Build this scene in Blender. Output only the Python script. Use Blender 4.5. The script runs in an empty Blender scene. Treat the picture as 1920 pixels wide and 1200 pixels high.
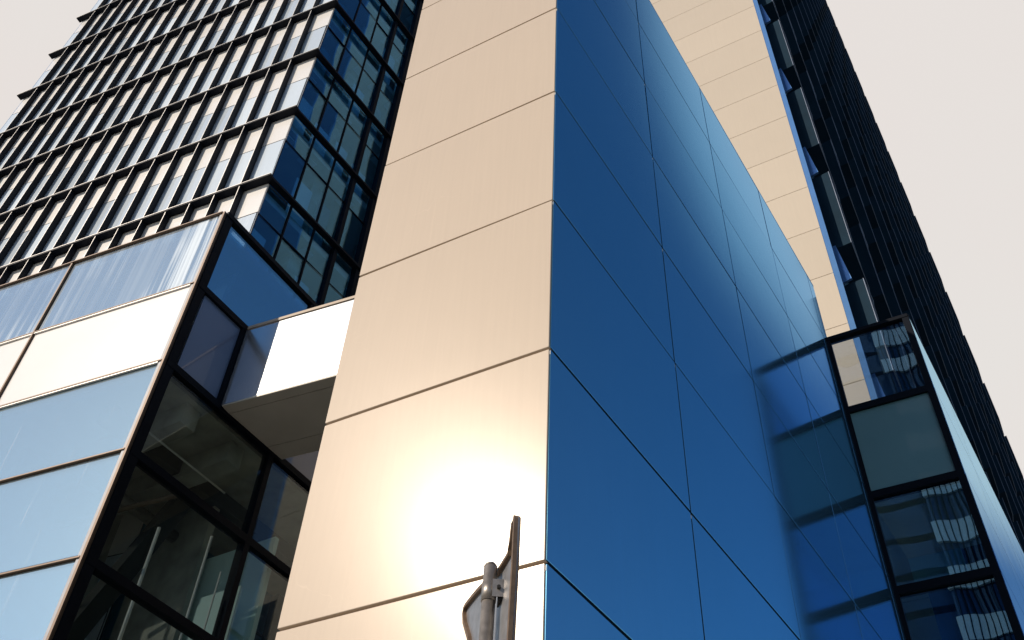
import bpy, bmesh, math, random
from math import sin, cos, tan, radians as R, pi
from mathutils import Vector, Matrix

random.seed(7)
scene = bpy.context.scene
COL = scene.collection

# ------------------------------------------------------------------ camera
CAMX, CAMY, CAMZ = 2.982, -4.858, 1.6
cd = bpy.data.cameras.new('camera')
cam = bpy.data.objects.new('camera', cd)
COL.objects.link(cam)
cd.sensor_fit = 'HORIZONTAL'
cd.sensor_width = 36.0
cd.lens = 1852.99 / 1920 * 36.0
cd.clip_start = 0.05
cd.clip_end = 6000
# rows: camera right, camera down, camera forward in world axes (solved from the vanishing points)
RX = Vector((0.84466201, 0.53367088, 0.04173093))
DN = Vector((-0.36264804, 0.62783136, -0.68870471))
FW = Vector((-0.39374164, 0.56658907, 0.72384))
m = Matrix((RX, -DN, -FW)).transposed().to_4x4()
m.translation = Vector((CAMX, CAMY, CAMZ))
cam.matrix_world = m
scene.camera = cam

# ------------------------------------------------------------------ sun and sky
SUN_BEAR, SUN_EL = 205.0, 32.0          # compass bearing from +Y, clockwise; elevation
sd = Vector((sin(R(SUN_BEAR)) * cos(R(SUN_EL)), cos(R(SUN_BEAR)) * cos(R(SUN_EL)), sin(R(SUN_EL))))
ld = bpy.data.lights.new('sun', 'SUN')
ld.energy = 4.2
ld.angle = R(0.5)
ld.color = (1.0, 0.87, 0.72)
sun = bpy.data.objects.new('sun', ld)
COL.objects.link(sun)
sun.rotation_euler = (-sd).to_track_quat('-Z', 'Y').to_euler()
sun.location = sd * 80

w = bpy.data.worlds.new('World')
scene.world = w
w.use_nodes = True
nt = w.node_tree
nt.nodes.clear()
N = nt.nodes.new
L = nt.links.new
out = N('ShaderNodeOutputWorld')
bg_sky = N('ShaderNodeBackground')
sky = N('ShaderNodeTexSky')
sky.sky_type = 'NISHITA'
sky.sun_disc = False
sky.sun_elevation = R(SUN_EL)
sky.sun_rotation = R(SUN_BEAR)
sky.air_density = 1.0
sky.dust_density = 0.6
sky.ozone_density = 2.5
L(sky.outputs[0], bg_sky.inputs[0])
bg_sky.inputs[1].default_value = 0.11
# a bright thin cloud veil that covers the part of the sky over the towers
bg_veil = N('ShaderNodeBackground')
bg_veil.inputs[1].default_value = 1.0
tc = N('ShaderNodeTexCoord')
dot = N('ShaderNodeVectorMath'); dot.operation = 'DOT_PRODUCT'
VB, VE = -36.0, 48.0
dot.inputs[1].default_value = (sin(R(VB)) * cos(R(VE)), cos(R(VB)) * cos(R(VE)), sin(R(VE)))
L(tc.outputs['Generated'], dot.inputs[0])
ns = N('ShaderNodeTexNoise'); ns.inputs['Scale'].default_value = 2.2; ns.inputs['Detail'].default_value = 5
L(tc.outputs['Generated'], ns.inputs['Vector'])
nadd = N('ShaderNodeMath'); nadd.operation = 'MULTIPLY_ADD'
L(ns.outputs['Fac'], nadd.inputs[0]); nadd.inputs[1].default_value = 0.02
L(dot.outputs['Value'], nadd.inputs[2])
mr = N('ShaderNodeMapRange'); mr.interpolation_type = 'SMOOTHSTEP'
mr.inputs['From Min'].default_value = 0.822
mr.inputs['From Max'].default_value = 0.862
L(nadd.outputs[0], mr.inputs['Value'])
vr = N('ShaderNodeValToRGB')
vr.color_ramp.elements[0].position = 0.3; vr.color_ramp.elements[0].color = (0.80, 0.735, 0.705, 1)
vr.color_ramp.elements[1].position = 0.7; vr.color_ramp.elements[1].color = (0.79, 0.765, 0.735, 1)
L(ns.outputs['Fac'], vr.inputs['Fac'])
L(vr.outputs['Color'], bg_veil.inputs[0])
mx = N('ShaderNodeMixShader')
L(mr.outputs['Result'], mx.inputs['Fac'])
L(bg_sky.outputs[0], mx.inputs[1])
L(bg_veil.outputs[0], mx.inputs[2])
L(mx.outputs[0], out.inputs[0])

scene.view_settings.view_transform = 'Standard'
scene.view_settings.look = 'None'
scene.view_settings.exposure = 0.0
scene.view_settings.gamma = 1.0
scene.cycles.max_bounces = 10
scene.cycles.transparent_max_bounces = 24
scene.cycles.glossy_bounces = 6
scene.cycles.caustics_reflective = False
scene.cycles.caustics_refractive = False
scene.cycles.use_denoising = True

# ------------------------------------------------------------------ materials
def mat(name):
    mm = bpy.data.materials.new(name)
    mm.use_nodes = True
    t = mm.node_tree
    b = t.nodes['Principled BSDF']
    return mm, t, b

def link(t, a, b):
    t.links.new(a, b)

def coords(t, scale=(1, 1, 1), kind='Object'):
    c = t.nodes.new('ShaderNodeTexCoord')
    mp = t.nodes.new('ShaderNodeMapping')
    mp.inputs['Scale'].default_value = scale
    if kind == 'World':
        g = t.nodes.new('ShaderNodeNewGeometry')
        link(t, g.outputs['Position'], mp.inputs['Vector'])
    else:
        link(t, c.outputs[kind], mp.inputs['Vector'])
    return mp.outputs['Vector']

def noise(t, vec, scale, detail=4, rough=0.55):
    n = t.nodes.new('ShaderNodeTexNoise')
    n.inputs['Scale'].default_value = scale
    n.inputs['Detail'].default_value = detail
    n.inputs['Roughness'].default_value = rough
    link(t, vec, n.inputs['Vector'])
    return n.outputs['Fac']

def ramp(t, fac, stops):
    r = t.nodes.new('ShaderNodeValToRGB')
    els = r.color_ramp.elements
    while len(els) < len(stops):
        els.new(0.5)
    for e, (p, c) in zip(els, stops):
        e.position = p
        e.color = c if len(c) == 4 else (*c, 1)
    link(t, fac, r.inputs['Fac'])
    return r.outputs['Color']

def rng(t, fac, a, b, c, d):
    r = t.nodes.new('ShaderNodeMapRange')
    for k, v in zip(('From Min', 'From Max', 'To Min', 'To Max'), (a, b, c, d)):
        r.inputs[k].default_value = v
    link(t, fac, r.inputs['Value'])
    return r.outputs['Result']

def bump(t, b, height, strength, dist=0.01, inp='Normal'):
    n = t.nodes.new('ShaderNodeBump')
    n.inputs['Strength'].default_value = strength
    n.inputs['Distance'].default_value = dist
    link(t, height, n.inputs['Height'])
    link(t, n.outputs['Normal'], b.inputs[inp])
    return n

def mixc(t, fac, c1, c2, mode='MIX'):
    x = t.nodes.new('ShaderNodeMix')
    x.data_type = 'RGBA'
    x.blend_type = mode
    for s, v in ((x.inputs[0], fac), (x.inputs[6], c1), (x.inputs[7], c2)):
        if isinstance(v, (int, float)):
            s.default_value = v
        elif isinstance(v, tuple):
            s.default_value = (*v, 1) if len(v) == 3 else v
        else:
            link(t, v, s)
    return x.outputs[2]

def panel_metal(name, base, metallic, rough, spec=0.5, edge=None, coat=0.0):
    mm, t, b = mat(name)
    v = coords(t, (9, 9, 0.25), 'World')
    streak = noise(t, v, 3.0, 6, 0.6)
    fine = noise(t, coords(t, (60, 60, 1.5), 'World'), 4.0, 3)
    blot = noise(t, coords(t, (1, 1, 1), 'World'), 0.9, 4)
    c = mixc(t, rng(t, streak, 0.35, 0.75, 0.0, 0.22), base, tuple(x * 0.82 for x in base))
    c = mixc(t, rng(t, blot, 0.4, 0.7, 0.0, 0.12), c, tuple(x * 1.12 for x in base))
    # pale water runs
    run = noise(t, coords(t, (26, 26, 0.22), 'World'), 1.0, 4, 0.7)
    c = mixc(t, rng(t, run, 0.64, 0.76, 0.0, 0.30), c, tuple(min(0.95, x * 1.3) for x in base))
    # fine scuffs: thin light lines inside scattered patches
    sc = noise(t, coords(t, (1, 1, 1), 'World'), 3.4, 1, 0.4)
    sub = t.nodes.new('ShaderNodeMath'); sub.operation = 'SUBTRACT'; sub.inputs[1].default_value = 0.5
    link(t, sc, sub.inputs[0])
    ab = t.nodes.new('ShaderNodeMath'); ab.operation = 'ABSOLUTE'; link(t, sub.outputs[0], ab.inputs[0])
    ln = rng(t, ab.outputs[0], 0.0, 0.0045, 1.0, 0.0)
    pm = rng(t, noise(t, coords(t, (1, 1, 1), 'World'), 0.75, 1), 0.60, 0.68, 0.0, 0.16)
    mu = t.nodes.new('ShaderNodeMath'); mu.operation = 'MULTIPLY'
    link(t, ln, mu.inputs[0]); link(t, pm, mu.inputs[1])
    c = mixc(t, mu.outputs[0], c, tuple(min(0.95, x * 1.5) for x in base))
    oi = t.nodes.new('ShaderNodeObjectInfo')
    c = mixc(t, rng(t, oi.outputs['Random'], 0, 1, 0.0, 0.16), c, tuple(x * 0.72 for x in base))
    link(t, c, b.inputs['Base Color'])
    b.inputs['Metallic'].default_value = metallic
    link(t, rng(t, fine, 0.3, 0.7, rough * 0.93, rough * 1.08), b.inputs['Roughness'])
    b.inputs['Specular IOR Level'].default_value = spec
    b.inputs['Coat Weight'].default_value = coat
    b.inputs['Coat Roughness'].default_value = 0.15
    b.inputs['Coat IOR'].default_value = 1.4
    if edge: b.inputs['Specular Tint'].default_value = (*edge, 1)
    bump(t, b, blot, 0.02, 0.02)
    return mm

M = {}
M['panel'] = panel_metal('brushed_beige_metal', (0.585, 0.49, 0.392), 0.02, 0.24, 0.14, None, 0.062)
M['panel_side'] = panel_metal('sky_tinted_metal', (0.195, 0.49, 0.73), 0.86, 0.10, 0.5, (0.36, 0.72, 1.0))  # sky reflection put into the base colour of the same beige panels
M['strip'] = panel_metal('pale_beige_metal', (0.60, 0.52, 0.415), 0.05, 0.30)
M['white_panel'] = panel_metal('white_metal', (0.76, 0.80, 0.84), 0.80, 0.20)

def plain(name, base, rough=0.5, metallic=0.0, spec=0.5, var=0.15, scale=3.0, coat=0.0):
    mm, t, b = mat(name)
    n = noise(t, coords(t, (1, 1, 1), 'World'), scale, 5)
    c = ramp(t, n, [(0.3, tuple(x * (1 - var) for x in base)), (0.7, tuple(min(1, x * (1 + var)) for x in base))])
    link(t, c, b.inputs['Base Color'])
    b.inputs['Roughness'].default_value = rough
    b.inputs['Metallic'].default_value = metallic
    b.inputs['Specular IOR Level'].default_value = spec
    b.inputs['Coat Weight'].default_value = coat
    b.inputs['Coat Roughness'].default_value = 0.03
    return mm

M['joint'] = plain('joint_black', (0.006, 0.006, 0.007), 0.9, 0.0, 0.05)
M['frame_dark'] = plain('dark_frame_metal', (0.005, 0.0075, 0.013), 0.5, 0.0, 0.08)
M['frame_bronze'] = plain('bronze_frame_metal', (0.15, 0.095, 0.06), 0.5, 0.2)
M['fin_dark'] = plain('fin_dark_metal', (0.006, 0.008, 0.014), 0.5, 0.0, 0.12)
M['fin_edge'] = plain('fin_edge_metal', (0.75, 0.72, 0.68), 0.4, 0.3)
M['spandrel_cream'] = plain('cream_spandrel', (0.84, 0.825, 0.80), 0.25, 0.0, 0.5, 0.04, 0.6, 0.4)
M['spandrel_grey'] = plain('grey_green_spandrel', (0.16, 0.33, 0.37), 0.4, 0.0, 0.3, 0.06, 0.6, 0.5)
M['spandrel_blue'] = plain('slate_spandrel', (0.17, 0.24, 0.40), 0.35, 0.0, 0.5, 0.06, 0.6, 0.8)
M['soffit'] = plain('soffit_grey', (0.62, 0.585, 0.50), 0.5, 0.0, 0.4, 0.08, 1.2)
M['concrete'] = plain('raw_concrete', (0.42, 0.425, 0.385), 0.85, 0.0, 0.3, 0.35, 1.4)
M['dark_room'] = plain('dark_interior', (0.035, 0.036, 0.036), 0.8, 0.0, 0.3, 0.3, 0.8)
M['white_paint'] = plain('white_paint', (0.80, 0.79, 0.76), 0.5, 0.0, 0.5, 0.05)
M['blind'] = plain('pale_blind', (0.55, 0.66, 0.66), 0.8, 0.0, 0.3, 0.08, 2.0)
M['box_face'] = plain('navy_box_metal', (0.007, 0.026, 0.046), 0.6, 0.0, 0.06, 0.2, 0.7)
M['edge_highlight'] = plain('edge_highlight_metal', (0.15, 0.19, 0.27), 0.5, 0.1)
M['wall_blue'] = plain('sky_tinted_return_wall', (0.22, 0.42, 0.62), 0.16, 0.6, 0.5, 0.08, 0.5)  # mirrored sky put into the colour; also lightens the bay's mirror image
M['strip_grey'] = plain('grey_sealant', (0.30, 0.31, 0.34), 0.5)
M['blind_teal'] = plain('teal_blind', (0.20, 0.32, 0.34), 0.8, 0.0, 0.3, 0.1, 2.0)
M['cyan_fill'] = plain('pale_cyan_fill', (0.66, 0.88, 0.88), 0.6, 0.0, 0.4, 0.05, 1.0)
M['dark_flank'] = plain('darkened_flank_metal', (0.03, 0.045, 0.06), 0.4, 0.2, 0.4)  # unseen flank darkened so its reflection in the glass stays dim
M['blue_strip'] = plain('sky_tinted_strip', (0.15, 0.34, 0.68), 0.2, 0.5, 0.5, 0.05)  # mirrored sky painted into the base as bright blue
M['ground'] = plain('paving_grey', (0.24, 0.235, 0.225), 0.85, 0.0, 0.3, 0.2, 1.2)
M['galv'] = plain('weathered_galvanised_steel', (0.30, 0.27, 0.24), 0.42, 0.75, 0.5, 0.25, 28)
M['sign_back'] = plain('sign_back_aluminium', (0.36, 0.36, 0.37), 0.38, 0.6, 0.5, 0.2, 20)
M['sign_rim'] = plain('sign_rim_brown', (0.20, 0.13, 0.08), 0.5, 0.4, 0.5, 0.25, 30)
M['bolt'] = plain('bolt_black', (0.03, 0.028, 0.026), 0.5, 0.6)
M['band_white'] = plain('white_ribbon_cladding', (0.88, 0.90, 0.92), 0.5, 0.0, 0.5, 0.05)
M['band_glass'] = plain('blue_ribbon_glass', (0.03, 0.08, 0.18), 0.08, 0.3, 0.6, 0.3, 0.3)

def translucent(mm, amount):
    t = mm.node_tree
    b = t.nodes['Principled BSDF']
    o = [n for n in t.nodes if n.type == 'OUTPUT_MATERIAL'][0]
    tl = t.nodes.new('ShaderNodeBsdfTranslucent')
    tl.inputs[0].default_value = (0.62, 0.80, 0.82, 1)
    ms = t.nodes.new('ShaderNodeMixShader')
    ms.inputs[0].default_value = amount
    link(t, b.outputs[0], ms.inputs[1]); link(t, tl.outputs[0], ms.inputs[2]); link(t, ms.outputs[0], o.inputs[0])
translucent(M['blind'], 0.55)
translucent(M['blind_teal'], 0.4)

def glass(name, tint, refl, rcol=(1, 1, 1), rough=0.0, wav=0.0, dirt=None, wscale=0.5):  # dirt: dirt streaks plus an even pale film painting in sky brightness
    mm = bpy.data.materials.new(name)
    mm.use_nodes = True
    t = mm.node_tree
    t.nodes.clear()
    o = t.nodes.new('ShaderNodeOutputMaterial')
    tr = t.nodes.new('ShaderNodeBsdfTransparent')
    tr.inputs[0].default_value = (*tint, 1)
    gl = t.nodes.new('ShaderNodeBsdfGlossy')
    gl.inputs['Color'].default_value = (*rcol, 1)
    gl.inputs['Roughness'].default_value = rough
    lw = t.nodes.new('ShaderNodeLayerWeight')          # Schlick reflectance of a thin pane, same from both sides
    lw.inputs['Blend'].default_value = 0.5
    pw = t.nodes.new('ShaderNodeMath'); pw.operation = 'POWER'; pw.inputs[1].default_value = 5.0
    link(t, lw.outputs['Facing'], pw.inputs[0])
    fac = rng(t, pw.outputs[0], 0.0, 1.0, refl, 1.0)
    if wav:
        h = noise(t, coords(t, (1, 1, 1), 'World'), wscale, 1, 0.4)
        bp = t.nodes.new('ShaderNodeBump')
        bp.inputs['Strength'].default_value = 1.0
        bp.inputs['Distance'].default_value = wav
        link(t, h, bp.inputs['Height'])
        link(t, bp.outputs[0], gl.inputs['Normal'])
    ms = t.nodes.new('ShaderNodeMixShader')
    link(t, fac, ms.inputs[0])
    link(t, tr.outputs[0], ms.inputs[1])
    link(t, gl.outputs[0], ms.inputs[2])
    last = ms.outputs[0]
    if dirt:
        amount, base, zscale, lo, hi = dirt  # amount: dirt streaks; base: even pale film painting in sky brightness
        df = t.nodes.new('ShaderNodeBsdfDiffuse')
        df.inputs[0].default_value = (0.74, 0.84, 0.94, 1)  # bluish: reflected sky put into the film colour
        st = noise(t, coords(t, (7, 7, zscale), 'World'), 1.0, 6, 0.65)
        big = noise(t, coords(t, (0.35, 0.35, 0.25), 'World'), 1.0, 2)
        f1 = rng(t, st, lo, hi, 0.0, amount)
        f2 = rng(t, big, 0.40, 0.54, 0.12, 1.0)
        mu = t.nodes.new('ShaderNodeMath'); mu.operation = 'MULTIPLY_ADD'
        link(t, f1, mu.inputs[0]); link(t, f2, mu.inputs[1]); mu.inputs[2].default_value = base
        oi = t.nodes.new('ShaderNodeObjectInfo')
        link(t, rng(t, oi.outputs['Random'], 0, 1, base * 0.72, base * 1.15), mu.inputs[2])
        m2 = t.nodes.new('ShaderNodeMixShader')
        link(t, mu.outputs[0], m2.inputs[0])
        link(t, last, m2.inputs[1])
        link(t, df.outputs[0], m2.inputs[2])
        last = m2.outputs[0]
    link(t, last, o.inputs[0])
    return mm

M['glass_front'] = glass('clear_blue_facade_glass', (0.88, 0.94, 0.98), 0.58, (0.66, 0.94, 1.0), wav=0.004, dirt=(0.30, 0.16, 0.25, 0.62, 0.80))
M['glass_streaky'] = glass('streaked_facade_glass', (0.55, 0.68, 0.78), 0.62, (0.62, 0.88, 1.0), wav=0.004, dirt=(0.95, 0.20, 0.10, 0.46, 0.66))
M['glass_side'] = glass('smoked_side_glass', (0.92, 0.95, 0.91), 0.04, (0.8, 0.9, 1.0), wav=0.003)
M['glass_blue'] = glass('deep_blue_top_glass', (0.62, 0.82, 1.0), 0.52, (0.46, 0.84, 1.0), wav=0.003)
M['glass_bay'] = glass('blue_bay_glass', (0.46, 0.70, 0.84), 0.24, (0.42, 0.76, 1.0), wav=0.002, wscale=0.9)
M['glass_baytop'] = glass('wavy_bay_glass', (0.86, 0.90, 0.93), 0.20, (0.40, 0.72, 1.0), wav=0.006, wscale=0.9)
M['glass_sky'] = glass('sky_mirror_glass', (0.55, 0.75, 0.92), 0.34, (0.50, 0.80, 1.0), wav=0.004)
M['glass_tower'] = glass('pale_tower_glass', (0.6, 0.7, 0.78), 0.55, (1, 1, 1), wav=0.006, dirt=(0.2, 0.74, 0.5, 0.5, 0.75))  # high film base paints the panes bright like reflected sky
M['glass_towerside'] = glass('teal_tower_glass', (0.52, 0.78, 0.95), 0.11, (0.30, 0.66, 1.0), wav=0.006)

# ------------------------------------------------------------------ mesh helpers
class MB:
    def __init__(self):
        self.v = []; self.f = []
    def add(self, verts, faces):
        o = len(self.v)
        self.v += [tuple(p) for p in verts]
        self.f += [tuple(i + o for i in q) for q in faces]
        return self
    def hexa(self, p):       # 8 points: bottom ring 0-3, top ring 4-7
        return self.add(p, [(0, 3, 2, 1), (4, 5, 6, 7), (0, 1, 5, 4), (1, 2, 6, 5), (2, 3, 7, 6), (3, 0, 4, 7)])
    def prism(self, ring, z0, z1):
        n = len(ring)
        vs = [(x, y, z0) for x, y in ring] + [(x, y, z1) for x, y in ring]
        fs = [tuple(range(n - 1, -1, -1)), tuple(range(n, 2 * n))] + [(i, (i + 1) % n, n + (i + 1) % n, n + i) for i in range(n)]
        return self.add(vs, fs)
    def tube(self, a, b, r, n=16, r2=None):
        a, b = Vector(a), Vector(b)
        d = (b - a).normalized()
        u = d.orthogonal().normalized(); v = d.cross(u)
        r2 = r if r2 is None else r2
        vs = [a + (u * cos(2 * pi * i / n) + v * sin(2 * pi * i / n)) * r for i in range(n)] + \
             [b + (u * cos(2 * pi * i / n) + v * sin(2 * pi * i / n)) * r2 for i in range(n)]
        fs = [(i, (i + 1) % n, n + (i + 1) % n, n + i) for i in range(n)] + [tuple(range(n - 1, -1, -1)), tuple(range(n, 2 * n))]
        return self.add(vs, fs)
    def build(self, name, material, parent=None, bevel=0.0, smooth=False, label=None, kind=None):
        me = bpy.data.meshes.new(name)
        me.from_pydata(self.v, [], self.f)
        bm = bmesh.new(); bm.from_mesh(me)
        bmesh.ops.recalc_face_normals(bm, faces=bm.faces)
        bm.to_mesh(me); bm.free()
        me.materials.append(material)
        if smooth:
            for p in me.polygons: p.use_smooth = len(p.vertices) == 4
        o = bpy.data.objects.new(name, me)
        COL.objects.link(o)
        if parent: o.parent = parent
        if bevel:
            b = o.modifiers.new('bevel', 'BEVEL'); b.width = bevel; b.segments = 2; b.limit_method = 'ANGLE'
        if label: o['label'] = label
        if kind: o['kind'] = kind
        return o

class Face:
    """a vertical facade: s runs along it, n points out of it, z up"""
    def __init__(self, x, y, az):
        self.o = Vector((x, y)); self.d = Vector((cos(R(az)), sin(R(az)))); self.n = Vector((sin(R(az)), -cos(R(az))))
    def p(self, s, n, z):
        q = self.o + self.d * s + self.n * n
        return (q.x, q.y, z)
    def xy(self, s, n):
        q = self.o + self.d * s + self.n * n
        return (q.x, q.y)
    def box(self, mb, s0, s1, n0, n1, z0, z1):
        return mb.hexa([self.p(s0, n0, z0), self.p(s1, n0, z0), self.p(s1, n1, z0), self.p(s0, n1, z0),
                        self.p(s0, n0, z1), self.p(s1, n0, z1), self.p(s1, n1, z1), self.p(s0, n1, z1)])
    def mk(self, name, material, parent, s0, s1, n0, n1, z0, z1, bevel=0.0, tilt=0.0, **k):
        a, b, c, e = (random.uniform(-tilt, tilt) for _ in range(4))      # no pane or panel sits perfectly flush
        mb = MB().hexa([self.p(s0, n0 + a, z0), self.p(s1, n0 + b, z0), self.p(s1, n1 + b, z0), self.p(s0, n1 + a, z0),
                        self.p(s0, n0 + c, z1), self.p(s1, n0 + b + c - a, z1), self.p(s1, n1 + b + c - a, z1), self.p(s0, n1 + c, z1)])
        return mb.build(name, material, parent, bevel, **k)

def thing(name, label, cat, group=None):
    o = bpy.data.objects.new(name, None)
    COL.objects.link(o)
    o.empty_display_size = 0.3
    o['label'] = label; o['category'] = cat
    if group: o['group'] = group
    return o

# ------------------------------------------------------------------ ground
g = MB().prism([(-1500, -1500), (1500, -1500), (1500, 1500), (-1500, 1500)], -0.5, 0.0).build('ground', M['ground'])
g['kind'] = 'structure'

# ------------------------------------------------------------------ metal-clad block (beige front, side tinted sky blue)
block = thing('metal_clad_block', 'tall block clad in big metal panels, beige sunlit front and side tinted with reflected sky blue', 'building')
FRONT = Face(0, 0, 4.18)                 # faces the street, s < 0 to the left
SIDE = Face(0, 0, 89.5)                  # flank, reflected sky blue put into its colour
BL_END, BL_TOP = 11.62, 19.28
JZ = [0.12, 1.26] + [3.263 + 2.006 * k for k in range(9)]
JZ = [z for z in JZ if z < BL_TOP - 0.3] + [BL_TOP]
GAP, SGAP, TH = 0.012, 0.016, 0.05
W = 2.25
fl = FRONT.xy(-W, 0)
bk = SIDE.xy(BL_END, 0)
core_ring = [FRONT.xy(-W + 0.06, -TH - .004), (-0.07, TH + .004), SIDE.xy(BL_END - 0.06, -TH - .004), (fl[0] + 0.12, bk[1] - 0.06)]
MB().prism(core_ring, 0.0, BL_TOP - 0.06).build('core_wall', M['joint'], block)
LEFT = Face(fl[0], fl[1], 89.5)
for z0, z1 in zip(JZ[:-1], JZ[1:]):
    FRONT.mk('front_panel', M['panel'], block, -W, -0.010, -TH, 0.0, z0 + GAP, z1 - GAP, 0.006, tilt=0.004)
SJ = [0.0, 2.61, 5.44, 8.36, 11.2, BL_END]
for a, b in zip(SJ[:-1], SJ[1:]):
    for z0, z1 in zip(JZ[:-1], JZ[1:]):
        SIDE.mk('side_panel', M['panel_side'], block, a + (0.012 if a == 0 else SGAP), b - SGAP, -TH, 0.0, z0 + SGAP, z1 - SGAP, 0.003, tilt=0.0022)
for a, b in zip(SJ[:-1], SJ[1:]):
    MB().hexa([LEFT.p(a + .06, 0, 0.1), LEFT.p(b, 0, 0.1), LEFT.p(b, .055, 0.1), LEFT.p(a + .06, .055, 0.1),
               LEFT.p(a + .06, 0, BL_TOP), LEFT.p(b, 0, BL_TOP), LEFT.p(b, .055, BL_TOP), LEFT.p(a + .06, .055, BL_TOP)]).build('rear_flank_panel', M['dark_flank'], block)
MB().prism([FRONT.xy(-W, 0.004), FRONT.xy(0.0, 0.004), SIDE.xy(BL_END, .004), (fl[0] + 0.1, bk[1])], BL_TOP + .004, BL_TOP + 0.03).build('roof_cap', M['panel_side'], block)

for z in JZ[1:-1]:
    for q in (0.016, SJ[1]):
        SIDE.mk('panel_clip', M['white_paint'], block, q - 0.007, q + 0.007, -0.02, -0.004, z - 0.065, z - 0.025)

# ------------------------------------------------------------------ glass pavilion at the left
GX, GY = CAMX + 13.79 * sin(R(-60.2)), CAMY + 13.79 * cos(R(-60.2))
GF = Face(GX, GY, 9.9)
GS = Face(GX, GY, 92.0)
GZ = [17.35, 15.21, 13.20, 11.25, 9.27, 7.30, 5.30, 3.30, 1.30, 0.1]
pav = thing('glass_pavilion', 'boxy glass volume with bronze framed sky-reflecting front and dark framed side', 'building')
FPOST = [0.0, -3.88, -7.76, -11.64]
GD = 9.5                                  # depth of the side
# front panes
for c in range(3):
    s1, s0 = FPOST[c], FPOST[c + 1]
    for r in range(len(GZ) - 1):
        z1, z0 = GZ[r], GZ[r + 1]
        mt = M['glass_streaky'] if r == 0 else M['spandrel_cream'] if r == 1 else M['glass_front']
        e1 = 0.13 if c == 0 else 0.035
        o = GF.mk('front_pane' if r != 1 else 'opaque_front_pane', mt, pav, s0 + 0.035, s1 - e1, -0.06, -0.035, z0 + 0.045, z1 - 0.045, tilt=0.006)
        if r == 0: o['label'] = 'top pane with white vertical dirt streaks'
        if r == 1: o['label'] = 'opaque cream white pane'
# front frames: bronze transoms and posts
for r, z in enumerate(GZ[:-1]):
    GF.mk('front_transom', M['frame_bronze'], pav, FPOST[-1], -0.06, -0.10, 0.012 if r else 0.03, z - 0.030, z - 0.004)
    if r in (1, 2):
        GF.mk('transom_lip', M['fin_edge'], pav, FPOST[-1], -0.13, -0.03, 0.006, z - 0.060, z - 0.042)
for s in FPOST[1:]:
    GF.mk('front_mullion', M['frame_bronze'], pav, s - 0.018, s + 0.018, -0.10, 0.016, 0.1, GZ[0] - 0.05)
GF.mk('corner_strip', M['strip_grey'], pav, -0.125, -0.052, -0.09, -0.012, 0.1, GZ[0] - 0.05)
GF.mk('corner_bead', M['frame_bronze'], pav, -0.046, 0.0, -0.058, 0.010, 0.1, GZ[0] - 0.01)
# side panes and frames
SPOST = [0.0, 2.87, 5.8, GD]
for c in range(3):
    for r in range(len(GZ) - 1):
        z1, z0 = GZ[r], GZ[r + 1]
        a, b = SPOST[c], SPOST[c + 1]
        if c == 0 and r == 1:
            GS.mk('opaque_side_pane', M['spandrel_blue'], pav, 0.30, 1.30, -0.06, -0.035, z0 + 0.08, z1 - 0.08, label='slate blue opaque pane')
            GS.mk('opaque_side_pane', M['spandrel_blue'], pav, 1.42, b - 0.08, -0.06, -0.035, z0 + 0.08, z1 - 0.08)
            GS.mk('side_mullion', M['frame_dark'], pav, 1.30, 1.42, -0.12, 0.02, z0 + .06, z1 - .06)
            continue
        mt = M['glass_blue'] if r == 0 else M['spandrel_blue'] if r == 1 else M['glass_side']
        GS.mk('side_pane', mt, pav, a + (0.26 if c == 0 else 0.06), b - 0.06, -0.06, -0.035, z0 + 0.08, z1 - 0.08)
GS.mk('corner_post', M['frame_dark'], pav, 0.06, 0.24, -0.14, 0.018, 0.1, GZ[0] - 0.09)
for s in SPOST[1:]:
    GS.mk('side_mullion', M['frame_dark'], pav, s - 0.07, s + 0.05, -0.16, 0.022, 0.1, GZ[0] - 0.09)
for r, z in enumerate(GZ[:-1]):
    GS.mk('side_transom', M['frame_dark'], pav, 0.06, GD, -0.15, 0.026 if r else 0.035, z - 0.085, z + (0.055 if r else 0.03))
# roof and inner floors, set inside the glass
def pav_slab(name, z0, z1, m, inset=0.22, s_in=0.25):
    MB().prism([GF.xy(-11.5, -inset), GF.xy(-s_in, -inset), GS.xy(GD - .1, -s_in), (GF.xy(-11.5, 0)[0], GS.xy(GD, 0)[1])], z0, z1).build(name, m, pav)
pav_slab('roof_slab', GZ[0] - 0.32, GZ[0] - 0.03, M['concrete'])
pav_slab('floor_slab', GZ[2] - 0.05, GZ[2] + 0.45, M['concrete'])
pav_slab('floor_slab', 7.0, 7.4, M['concrete'])
pav_slab('floor_slab', 0.0, 0.3, M['concrete'])
# inner things seen through the dark side: back wall, beams, brace, columns, pipes, added light-streak tubes
GS.mk('inner_wall', M['concrete'], pav, 0.5, GD - .3, -4.2, -4.0, 7.5, GZ[2] - 0.1)
GS.mk('inner_wall', M['white_paint'], pav, 0.6, GD - .3, -3.4, -3.25, GZ[2] + 0.5, GZ[0] - 0.4)
GS.mk('cross_wall', M['concrete'], pav, 3.3, 3.45, -4.0, -1.7, 7.45, GZ[2] - 0.08)
GS.mk('cross_wall', M['white_paint'], pav, 0.95, 1.0, -1.15, -0.45, 15.5, 16.3)
GS.mk('cross_wall', M['white_paint'], pav, 1.15, 1.2, -1.1, -0.6, 16.42, 16.95)
for s in (1.0, 2.2):
    GS.mk('ceiling_beam', M['concrete'], pav, s, s + 0.35, -3.9, -0.4, GZ[2] - 0.50, GZ[2] - 0.06)
GS.mk('ceiling_beam', M['dark_room'], pav, 0.4, GD - .4, -1.9, -1.6, GZ[2] - 0.40, GZ[2] - 0.07)
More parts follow.
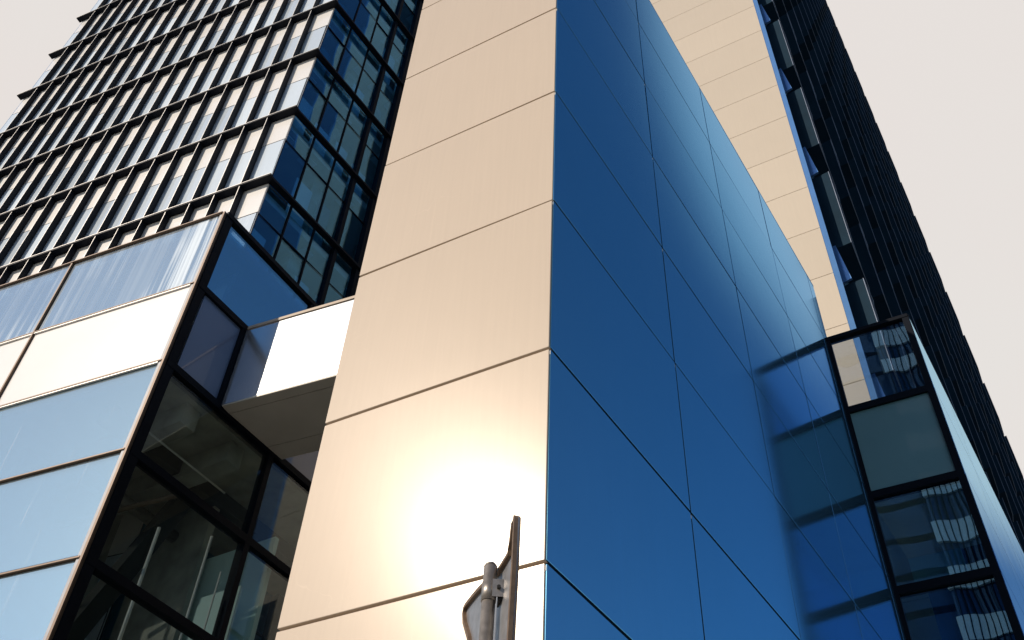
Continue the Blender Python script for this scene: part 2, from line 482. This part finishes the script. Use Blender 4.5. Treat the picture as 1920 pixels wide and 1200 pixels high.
MB().hexa([GS.p(0.8, -2.2, 7.5), GS.p(1.15, -2.2, 7.5), GS.p(1.15, -1.9, 7.5), GS.p(0.8, -1.9, 7.5),
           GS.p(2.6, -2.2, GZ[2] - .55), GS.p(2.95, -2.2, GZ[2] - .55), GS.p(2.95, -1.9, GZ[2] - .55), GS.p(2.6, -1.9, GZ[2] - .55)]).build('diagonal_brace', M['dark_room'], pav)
MB().tube(GS.p(1.55, -0.7, 7.5), GS.p(1.55, -0.7, 10.9), 0.030, 14).build('light_streak', M['white_paint'], pav, smooth=True)  # added white tubes stand in for bright vertical reflections
MB().tube(GS.p(2.45, -0.45, 7.5), GS.p(2.45, -0.45, 11.2), 0.024, 14).build('light_streak', M['white_paint'], pav, smooth=True)
MB().tube(GS.p(2.72, -0.28, 7.5), GS.p(2.72, -0.28, 10.6), 0.016, 14).build('light_streak', M['white_paint'], pav, smooth=True)
MB().tube(GS.p(0.6, -2.6, 12.35), GS.p(3.9, -2.6, 12.35), 0.12, 16).build('ceiling_duct', M['galv'], pav, smooth=True)
MB().tube(GS.p(0.5, -0.9, 12.5), GS.p(2.8, -0.9, 12.5), 0.018, 8).build('conduit', M['white_paint'], pav, smooth=True)
MB().tube(GS.p(1.3, -3.4, 11.6), GS.p(1.9, -1.0, 11.9), 0.05, 10).build('sprinkler_pipe', M['frame_bronze'], pav, smooth=True)
GS.mk('cyan_fill_board', M['cyan_fill'], pav, 3.7, 3.8, -3.2, -0.25, 7.45, 11.9, label='added pale cyan board that brightens the rear panes')  # boards added so the rear panes read bright cyan
GS.mk('cyan_fill_board', M['cyan_fill'], pav, 3.2, 3.25, -1.2, -0.25, 7.45, 10.6)
# upstairs room seen through the blue pane
for s0, s1, n, z0, z1 in ((0.55, 1.05, -1.0, 15.5, 16.25), (0.7, 1.1, -1.3, 16.4, 16.95), (1.5, 2.2, -1.8, 15.4, 16.3)):
    GS.mk('interior_board', M['white_paint'], pav, s0, s1, n - 0.05, n, z0, z1)

# ------------------------------------------------------------------ link bridge between pavilion and block
bridge = thing('link_bridge', 'enclosed white metal bridge joining the glass pavilion to the beige block', 'bridge')
bx, by = GS.xy(1.40, 0.03)
BF = Face(bx, by, 9.9)
BL = 6.55
B0, B1 = GZ[2] + 0.0, GZ[1] - 0.01
BF.mk('front_panel', M['white_panel'], bridge, 0.0, BL, -0.06, 0.0, B0 + 0.012, B1 - 0.06, 0.004)
BF.mk('core_box', M['joint'], bridge, 0.02, BL, -1.70, -0.065, B0 + 0.02, B1 - 0.08)
BF.mk('coping', M['panel'], bridge, 0.03, BL, -1.72, 0.025, B1 - 0.055, B1 + 0.02, 0.004)
for n0, n1 in ((-0.22, -0.004), (-1.28, -0.235), (-1.70, -1.295)):
    BF.mk('soffit_panel', M['soffit'], bridge, 0.02, BL, n0, n1, B0 - 0.018, B0 + 0.010)

# ------------------------------------------------------------------ tower with the fin grid, behind the pavilion
TX, TY = CAMX + 18.3 * sin(R(-57.7)), CAMY + 18.3 * cos(R(-57.7))
TF = Face(TX, TY, 9.6)
TS = Face(TX, TY, 89.0)
tower = thing('finned_office_tower', 'office tower with a grid of dark fins over pale windows and a teal glass flank', 'building')
FP = 0.859; NB = 18; FD = 0.235
ZF = [24.44 + 3.62 * k for k in range(-4, 10)]
ZF = [z - 0.08 for z in ZF]
TW = FP * NB
TD = 15.0
TBOT, TTOP = 0.0, ZF[-1]
# wall plane is n = 0, fins reach n = FD
for i in range(0, NB + 1):
    s = -i * FP - (0.03 if i == 0 else 0)
    if i == 0:
        continue
    v = TF.mk('vertical_fin', M['fin_dark'], tower, s - 0.020, s + 0.020, 0.0, FD - 0.03, ZF[0], TTOP - 0.02)
    TF.mk('edge_cap', M['fin_edge'], v, s - 0.009, s + 0.009, FD - 0.029, FD - 0.020, ZF[0], TTOP - 0.02)
for z in ZF:
    mb = MB()
    TF.box(mb, -TW - 1.15, -0.001, -0.02, FD, z - 0.04, z + 0.04)
    TS.box(mb, 0.001, TD, -0.02, FD * .8, z - 0.04, z + 0.04)
    # corner piece
    mb.prism([TF.xy(0, -0.02), TF.xy(0, FD), TF.xy(FD * .8, FD), TS.xy(0, FD * .8)], z - 0.04, z + 0.04)
    h = mb.build('horizontal_fin', M['fin_dark'], tower)
    mb = MB()
    TF.box(mb, -TW - 1.16, FD * .8, FD + 0.001, FD + 0.010, z + 0.018, z + 0.038)
    mb.build('edge_cap', M['fin_edge'], h)
win = []; stuffg = MB(); stuffs = MB()
count = 0
cells = [(k, i) for k in range(len(ZF) - 1) for i in range(NB + 1)]
for k, i in cells:
    z0, z1 = ZF[k] + 0.05, ZF[k + 1] - 0.05
    zs = z0 + (z1 - z0) * 0.63
    s1 = -i * FP - 0.022; s0 = -(i + 1) * FP + 0.022
    if i == NB: s0 = s1 - 0.9
    if i == 0: s1 = -0.03
    near = 3 <= k <= 8 and i < 16
    if near:
        p = TF.mk('window', M['glass_tower'], tower, s0, s1, -0.035, -0.012, z0, zs - 0.03, tilt=0.004)
    else:
        TF.box(stuffg, s0, s1, -0.035, -0.012, z0, zs - 0.03)
stuffg.build('far_window', M['glass_tower'], tower, kind='stuff')
for k in range(len(ZF) - 1):
    z0, z1 = ZF[k] + 0.05, ZF[k + 1] - 0.05
    zs = z0 + (z1 - z0) * 0.63
    sp = TF.mk('spandrel_band', M['spandrel_cream'], tower, -TW - 0.92, -0.03, -0.07, -0.008, zs, z1)
    TF.mk('sill_rail', M['frame_dark'], sp, -TW - 0.92, -0.03, -0.05, -0.02, zs - 0.028, zs - 0.002)
    # blinds and a floor slab behind the glass
    TF.mk('window_blind', M['white_paint'], tower, -TW, -0.35, -0.22, -0.19, z0 + 0.02, z0 + (zs - z0) * random.choice((1.0, .97, 1.0, .8)))
    ring = [TF.xy(-TW - .5, -0.3), TF.xy(-0.3, -0.3), TS.xy(TD - .3, -0.3), (TF.xy(-TW, 0)[0], TS.xy(TD - .3, 0)[1])]
    MB().prism(ring, ZF[k] - 0.25, ZF[k] + 0.04).build('floor_slab', M['soffit'], tower)
    # flank: panes, transom, mullions
    ms = [0.03, 0.98, 1.98, 2.86, 3.86, 5.2, 7.0, 9.0, 11.0, 13.0, TD]
    for a, b in zip(ms[:-1], ms[1:]):
        if a < 5.5 and 3 <= k <= 9:
            TS.mk('flank_pane', M['glass_towerside'], tower, a + 0.025, b - 0.025, -0.10, -0.075, z0, zs - 0.02, tilt=0.016)
            TS.mk('flank_pane', M['glass_towerside'], tower, a + 0.025, b - 0.025, -0.10, -0.075, zs + 0.02, z1, tilt=0.016)
            if random.random() < 0.75:
                h0 = z0 + 0.1; h1 = z0 + (zs - z0) * random.uniform(0.55, 0.95)
                TS.mk('flank_blind', random.choice((M['blind_teal'], M['blind_teal'], M['white_paint'])), tower, a + 0.12, b - 0.18, -0.45, -0.42, h0, h1)
            if random.random() < 0.6:
                TS.mk('ceiling_light_panel', M['white_paint'], tower, a + 0.2, b - 0.3, -0.9, -0.5, z1 - 0.3, z1 - 0.26)
        else:
            TS.mk('flank_pane', M['glass_towerside'], tower, a + 0.025, b - 0.025, -0.10, -0.075, z0, z1)
    TS.mk('flank_transom', M['frame_dark'], tower, 0.03, TD, -0.11, -0.055, zs - 0.018, zs + 0.018)
for s, wd, dp in ((0.0, 0.03, 0.0), (0.98, 0.022, 0.0), (1.98, 0.022, 0.0), (2.86, 0.07, 0.10), (3.86, 0.10, 0.14), (5.2, 0.04, 0), (7.0, 0.04, 0), (9.0, .04, 0), (11, .04, 0), (13, .04, 0)):
    TS.mk('flank_mullion', M['frame_dark'], tower, s - wd + .03, s + wd + .03, -0.12, -0.04 + dp, ZF[0] + .06, TTOP - 0.06)
for s in (2.2, 5.0, 9.0):
    TS.mk('inner_column', M['concrete'], tower, s, s + 0.5, -1.6, -1.1, ZF[0], TTOP - .3)
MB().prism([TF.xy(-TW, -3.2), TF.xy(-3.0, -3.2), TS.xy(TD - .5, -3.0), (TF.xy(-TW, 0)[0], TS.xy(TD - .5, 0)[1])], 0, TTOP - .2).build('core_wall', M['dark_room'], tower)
MB().prism([TF.xy(-TW - .9, -0.12), TF.xy(-0.04, -0.12), TS.xy(TD, -.12), (TF.xy(-TW - .9, 0)[0], TS.xy(TD, 0)[1])], 0, ZF[0] - 0.06).build('base_wall', M['concrete'], tower)
TF.mk('end_glazing', M['glass_sky'], tower, -TW - 0.98, -TW - 0.95, -6.0, -0.02, ZF[0], TTOP - .06)

# ------------------------------------------------------------------ dark tower at the right with its beige end wall
dark = thing('dark_box_tower', 'dark tower of staggered navy boxes with a narrow beige panelled end wall', 'building')
EX, EY = 0.20, 14.54
EW = Face(EX, EY, 3.5)
DF = Face(EX, EY, 88.45)
DTOP, DLEN = 128.0, 47.0
z = 20.64 - 2.012 * 9
while z < 78:
    EW.mk('end_wall_panel', M['strip'], dark, -5.4, 0.0, -0.05, 0.0, z + 0.008, z + 2.012 - 0.008, 0.003)
    z += 2.012
EW.mk('end_wall_panel', M['strip'], dark, -5.4, 0.0, -0.05, 0.0, z + 0.008, DTOP)
dk = DF.xy(DLEN, -0.05)
MB().prism([EW.xy(-10.8, -0.052), EW.xy(-0.05, -0.052), DF.xy(DLEN, -0.052), (EW.xy(-10.8, 0)[0], dk[1])], 0, DTOP - 0.02).build('core_wall', M['frame_dark'], dark)
DF.mk('return_wall', M['wall_blue'], dark, 0.002, DLEN, -0.05, 0.0, 0.1, DTOP)
EW.mk('end_strip', M['blue_strip'], dark, 0.004, 0.16, -0.05, -0.006, 15.4, DTOP)
BD = 0.62; PZ = 5.08; SP = 3.1; STG = 0.725; HB = 3.5
rest = MB(); rest_glint = MB()
items = []
for c in range(0, 15):
    s = 0.55 + c * SP
    zb = 24.15 + (c * STG) % PZ
    for k in range(-2, 22):
        zz = zb + k * PZ
        if zz < 15.5 or zz + HB + 2.0 > DTOP: continue
        items.append((math.hypot(s + 19, zz - 1.6), s, zz))
items.sort()
# saw-tooth unit: (s, n, z low, z high) at its near end, its middle and its far end
PROF = [(0.0, BD, 0.0, HB), (1.9, BD * 0.70, 0.0, HB + 0.95), (3.04, 0.20, 0.10, HB + 1.45)]
def dbox(mb, s, z):
    vs = []
    for ss, n, lo, hi in PROF:
        vs += [DF.p(s + ss, 0.002, z + lo), DF.p(s + ss, n, z + lo), DF.p(s + ss, n, z + hi), DF.p(s + ss, 0.002, z + hi)]
    fs = [(0, 1, 2, 3), (11, 10, 9, 8)]
    for k in (0, 4):
        for i in range(4):
            fs.append((k + i, k + (i + 1) % 4, k + 4 + (i + 1) % 4, k + 4 + i))
    mb.add(vs, fs)
def rail(mb, p, q, t=0.012):
    mb.tube(p, q, t, 6)
def dglint(mb, s, z):  # added thin light tubes drawing the bevel highlights along the box edges
    P = [[DF.p(s + ss, n + .01, z + lo), DF.p(s + ss, n + .01, z + hi)] for ss, n, lo, hi in PROF]
    rail(mb, P[0][0], P[0][1])
    for i in (0, 1):
        rail(mb, P[i][0], P[i + 1][0]); rail(mb, P[i][1], P[i + 1][1])
for n, (d, s, zz) in enumerate(items):
    if s < 1:
        # added wedge painting the blue sky reflection in the gap under the unit
        MB().hexa([DF.p(.42, .10, zz - PZ + HB), DF.p(.42, .36, zz - PZ + HB + .05), DF.p(.50, .36, zz - PZ + HB + .05), DF.p(.50, .10, zz - PZ + HB),
                   DF.p(.42, .10, zz), DF.p(.42, .20, zz), DF.p(.50, .20, zz), DF.p(.50, .10, zz)]).build('sky_reflection_wedge', M['blue_strip'], dark)
    if n < 98:
        mb = MB(); dbox(mb, s, zz)
        o = mb.build('facade_box', M['box_face'], dark)
        mb = MB(); dglint(mb, s, zz); mb.build('edge_highlight', M['edge_highlight'], o)
    else:
        dbox(rest, s, zz); dglint(rest_glint, s, zz)
o = rest.build('far_facade_box', M['box_face'], dark, kind='stuff')
o2 = rest_glint.build('far_edge_highlight', M['edge_highlight'], o, kind='stuff')

# ------------------------------------------------------------------ glass bay wing at the right
CX, CY = CAMX - 0.1989 * 5.7, CAMY + 2.88 * 5.7
CF = Face(CX, CY, 4.8)
CS = Face(CX, CY, 90.0)
CW = 1.77
CZ = [17.35, 15.25, 13.12, 11.09, 9.02, 7.0, 4.95, 2.9, 0.1]
bay = thing('glass_bay_wing', 'low black framed glass wing projecting from the sky-tinted metal wall', 'building')
CL = 30.0
for r in range(len(CZ) - 1):
    z1, z0 = CZ[r] - 0.085, CZ[r + 1] + 0.07
    mt = M['glass_baytop'] if r == 0 else M['spandrel_grey'] if r == 1 else M['glass_bay']
    o = CF.mk('front_pane' if r != 1 else 'opaque_front_pane', mt, bay, -CW + 0.085, -0.125, -0.07, -0.04, z0, z1, tilt=0.004)
    if r == 1: o['label'] = 'opaque grey green pane'
for r, z in enumerate(CZ):
    CF.mk('front_transom', M['frame_dark'], bay, -CW + .005, -0.01, -0.16, 0.02 if r else 0.035, z - 0.085, z + 0.07 if r else z)
    CS.mk('side_transom', M['frame_dark'], bay, 0.01, CL, -0.12, -0.02 if r else 0.01, z - 0.05, z + 0.03 if r else z - .004)
CF.mk('front_mullion', M['frame_dark'], bay, -CW + 0.003, -CW + 0.095, -0.15, 0.025, 0.1, CZ[0] - 0.09)
CF.mk('corner_post', M['frame_dark'], bay, -0.135, -0.004, -0.14, 0.024, 0.1, CZ[0] - 0.09)
for a in range(0, 10):
    s0, s1 = a * 3.0, a * 3.0 + 3.0
    for r in range(len(CZ) - 1):
        z1, z0 = CZ[r] - 0.012, CZ[r + 1] + 0.012
        CS.mk('side_pane', M['glass_sky'], bay, s0 + (0.03 if a == 0 else 0.012), s1 - 0.012, -0.015, 0.006, z0, z1)
MB().prism([CF.xy(-CW + .02, -.17), CF.xy(-.02, -.17), CS.xy(CL, -.05), (CF.xy(-CW, 0)[0], CS.xy(CL, 0)[1])], CZ[1] - 0.25, CZ[1] - 0.06).build('roof_slab', M['frame_dark'], bay)
MB().prism([CF.xy(-CW + .02, -.18), CF.xy(-.15, -.18), CS.xy(2.6, -.10), (CF.xy(-CW, 0)[0], CS.xy(2.6, 0)[1])], CZ[2] + 0.1, CZ[2] + 0.5).build('floor_slab', M['soffit'], bay)
MB().prism([CF.xy(-CW + .02, -.18), CF.xy(-.15, -.18), CS.xy(2.6, -.10), (CF.xy(-CW, 0)[0], CS.xy(2.6, 0)[1])], CZ[4] - 0.1, CZ[4] + 0.3).build('floor_slab', M['soffit'], bay)
CF.mk('interior_counter', M['blind'], bay, -CW + .3, -.5, -1.6, -1.4, CZ[3] + 0.75, CZ[3] + 1.4)

# ------------------------------------------------------------------ street sign seen from behind
sign = thing('street_sign', 'brown rimmed traffic sign seen from behind, clamped to a rusty steel post', 'sign')
SD = 2.9
k = SD / 2.3
px, py = CAMX + SD * sin(R(-34)), CAMY + SD * cos(R(-34))
PF = Face(px, py, 140 - 180)              # d = away direction reversed; n towards the camera side
pd = Vector((cos(R(140)), sin(R(140)))); pn = Vector((-0.643, -0.766))
def SPt(s, n, z):
    return (px + pd.x * s * k + pn.x * n, py + pd.y * s * k + pn.y * n, CAMZ + (z - CAMZ) * k)
outline = [(-0.050, 2.30), (-0.060, 2.82), (-0.068, 3.02), (-0.066, 3.172), (-0.057, 3.184), (-0.046, 3.166), (-0.034, 3.115), (-0.012, 3.092), (0.05, 3.094), (0.10, 3.098), (0.183, 3.127),
           (0.268, 3.150), (0.338, 3.165), (0.430, 3.181), (0.449, 3.178), (0.456, 3.160), (0.440, 3.12), (0.367, 3.031), (0.25, 2.82), (0.12, 2.52), (0.03, 2.32)]
def ring_plate(pts, n0, n1):
    m_ = MB(); c = len(pts)
    vs = [SPt(s, n0, z) for s, z in pts] + [SPt(s, n1, z) for s, z in pts]
    m_.add(vs, [tuple(range(c)), tuple(range(2 * c - 1, c - 1, -1))] + [(i, (i + 1) % c, c + (i + 1) % c, c + i) for i in range(c)])
    return m_
plate = ring_plate(outline, -0.006, 0.0).build('sign_plate', M['sign_back'], sign)
# rim: a lip round the outline
cx = sum(p[0] for p in outline) / len(outline); cz = sum(p[1] for p in outline) / len(outline)
mb = MB()
c = len(outline)
def inset(i):
    p0, p1, p2 = Vector(outline[i - 1]), Vector(outline[i]), Vector(outline[(i + 1) % c])
    a = (p1 - p0).normalized(); b = (p2 - p1).normalized()
    nrm = Vector((-(a + b).y, (a + b).x))
    if nrm.length < 1e-6: nrm = Vector((-a.y, a.x))
    nrm.normalize()
    if nrm.dot(Vector((cx, cz)) - p1) < 0: nrm = -nrm
    return p1 + nrm * 0.012
inn = [inset(i) for i in range(c)]
for i in range(c):
    j = (i + 1) % c
    o0, o1, i0, i1 = outline[i], outline[j], inn[i], inn[j]
    mb.hexa([SPt(*[o0[0], -0.010, o0[1]]), SPt(o1[0], -0.010, o1[1]), SPt(i1[0], -0.010, i1[1]), SPt(i0[0], -0.010, i0[1]),
             SPt(o0[0], 0.014, o0[1]), SPt(o1[0], 0.014, o1[1]), SPt(i1[0], 0.014, i1[1]), SPt(i0[0], 0.014, i0[1])])
mb.build('plate_rim', M['sign_rim'], plate)
# post
bb = R(-35.22); pr = SD / 2.3 * 2.36
qx, qy = CAMX + pr * sin(bb), CAMY + pr * cos(bb)
ptop = CAMZ + 0.632 * pr
prad = pr * R(0.90) / 2
pole = MB().tube((qx, qy, 0), (qx, qy, ptop), prad, 28).build('sign_post', M['galv'], sign, smooth=True)
MB().tube((qx, qy, ptop + .001), (qx, qy, ptop + 0.012), prad * 1.02, 28, prad * 0.72).build('post_cap', M['galv'], pole, smooth=True)
MB().tube((qx, qy, ptop - 0.135), (qx, qy, ptop - 0.062), prad * 1.10, 28).build('clamp_band', M['galv'], sign, smooth=True)
tov = Vector((qx, qy))
rt = Vector((cos(-bb), sin(-bb)))       # to the camera's right
rt = Vector((cos(bb), -sin(bb)))
fwd = Vector((sin(bb), cos(bb)))
def QP(r, f, z): return (qx + rt.x * r + fwd.x * f, qy + rt.y * r + fwd.y * f, z)
zt = ptop
def qbox(r0, r1, f0, f1, z0, z1, skew=0.0):
    return MB().hexa([QP(r0, f0, z0), QP(r1, f0, z0 + skew), QP(r1, f1, z0 + skew), QP(r0, f1, z0), QP(r0, f0, z1), QP(r1, f0, z1 + skew), QP(r1, f1, z1 + skew), QP(r0, f1, z1)])
lug = qbox(0.010, 0.050, -prad * 1.18, -prad * 1.05, zt - 0.128, zt - 0.062).build('clamp_lug', M['galv'], sign)
MB().tube(QP(0.032, -prad * 1.04, zt - 0.095), QP(0.032, -prad * 1.62, zt - 0.095), 0.007, 6).build('clamp_bolt', M['bolt'], lug)
qbox(0.030, 0.075, -prad * 0.9, prad * 1.4, zt - 0.135, zt - 0.09).build('mount_bracket', M['bolt'], sign)

# ------------------------------------------------------------------ banded tower across the street (seen mirrored in the bay glass)
curv = thing('wavy_banded_tower', 'distant tower with wavy white floor bands, mirrored in the bay glass', 'building')
WX0, WX1, WY = 4.4, 17.0, -58.0
def wave(x):
    return WY + 0.20 * sin((x - WX0) * 1.9 + 0.9)
def wave_ring(off, ex=0.0):
    pts = []
    for i in range(241):
        x = WX0 - ex + (WX1 - WX0 + 2 * ex) * i / 240
        pts.append((x, wave(x) + off))
    return pts + [(WX1 + ex, WY - 22 - ex), (WX0 + 10 - ex, WY - 22 - ex)]
MB().prism(wave_ring(0.0), 0, 128).build('ribbon_glazing', M['band_glass'], curv)
for f in range(25):
    z = 1.6 + f * 4.9
    MB().prism(wave_ring(0.30, 0.2), z, z + 2.1).build('floor_band', M['band_white'], curv)
mb = MB()
for i in range(0, 22):
    x = WX0 + .3 + i * .56
    y = wave(x)
    mb.prism([(x - .045, y - .3), (x + .045, y - .3), (x + .045, y + .36), (x - .045, y + .36)], 0, 127.9)
mb.build('mullion_lines', M['frame_dark'], curv)

# ------------------------------------------------------------------ plain slab next to it, also only seen mirrored
slab = thing('dark_office_building', 'plain dark office block beside the banded tower, mirrored in the bay glass', 'building')
MB().prism([(-9.0, -62.5), (5.5, -62.5), (8.0, -82.0), (-9.0, -82.0)], 0, 112).build('curtain_wall', M['band_glass'], slab)
for f in range(27):
    MB().prism([(-9.05, -62.45), (5.55, -62.45), (5.55, -62.8), (-9.05, -62.8)], 3 + f * 4.0, 3.7 + f * 4.0).build('slab_edge', M['frame_dark'], slab)
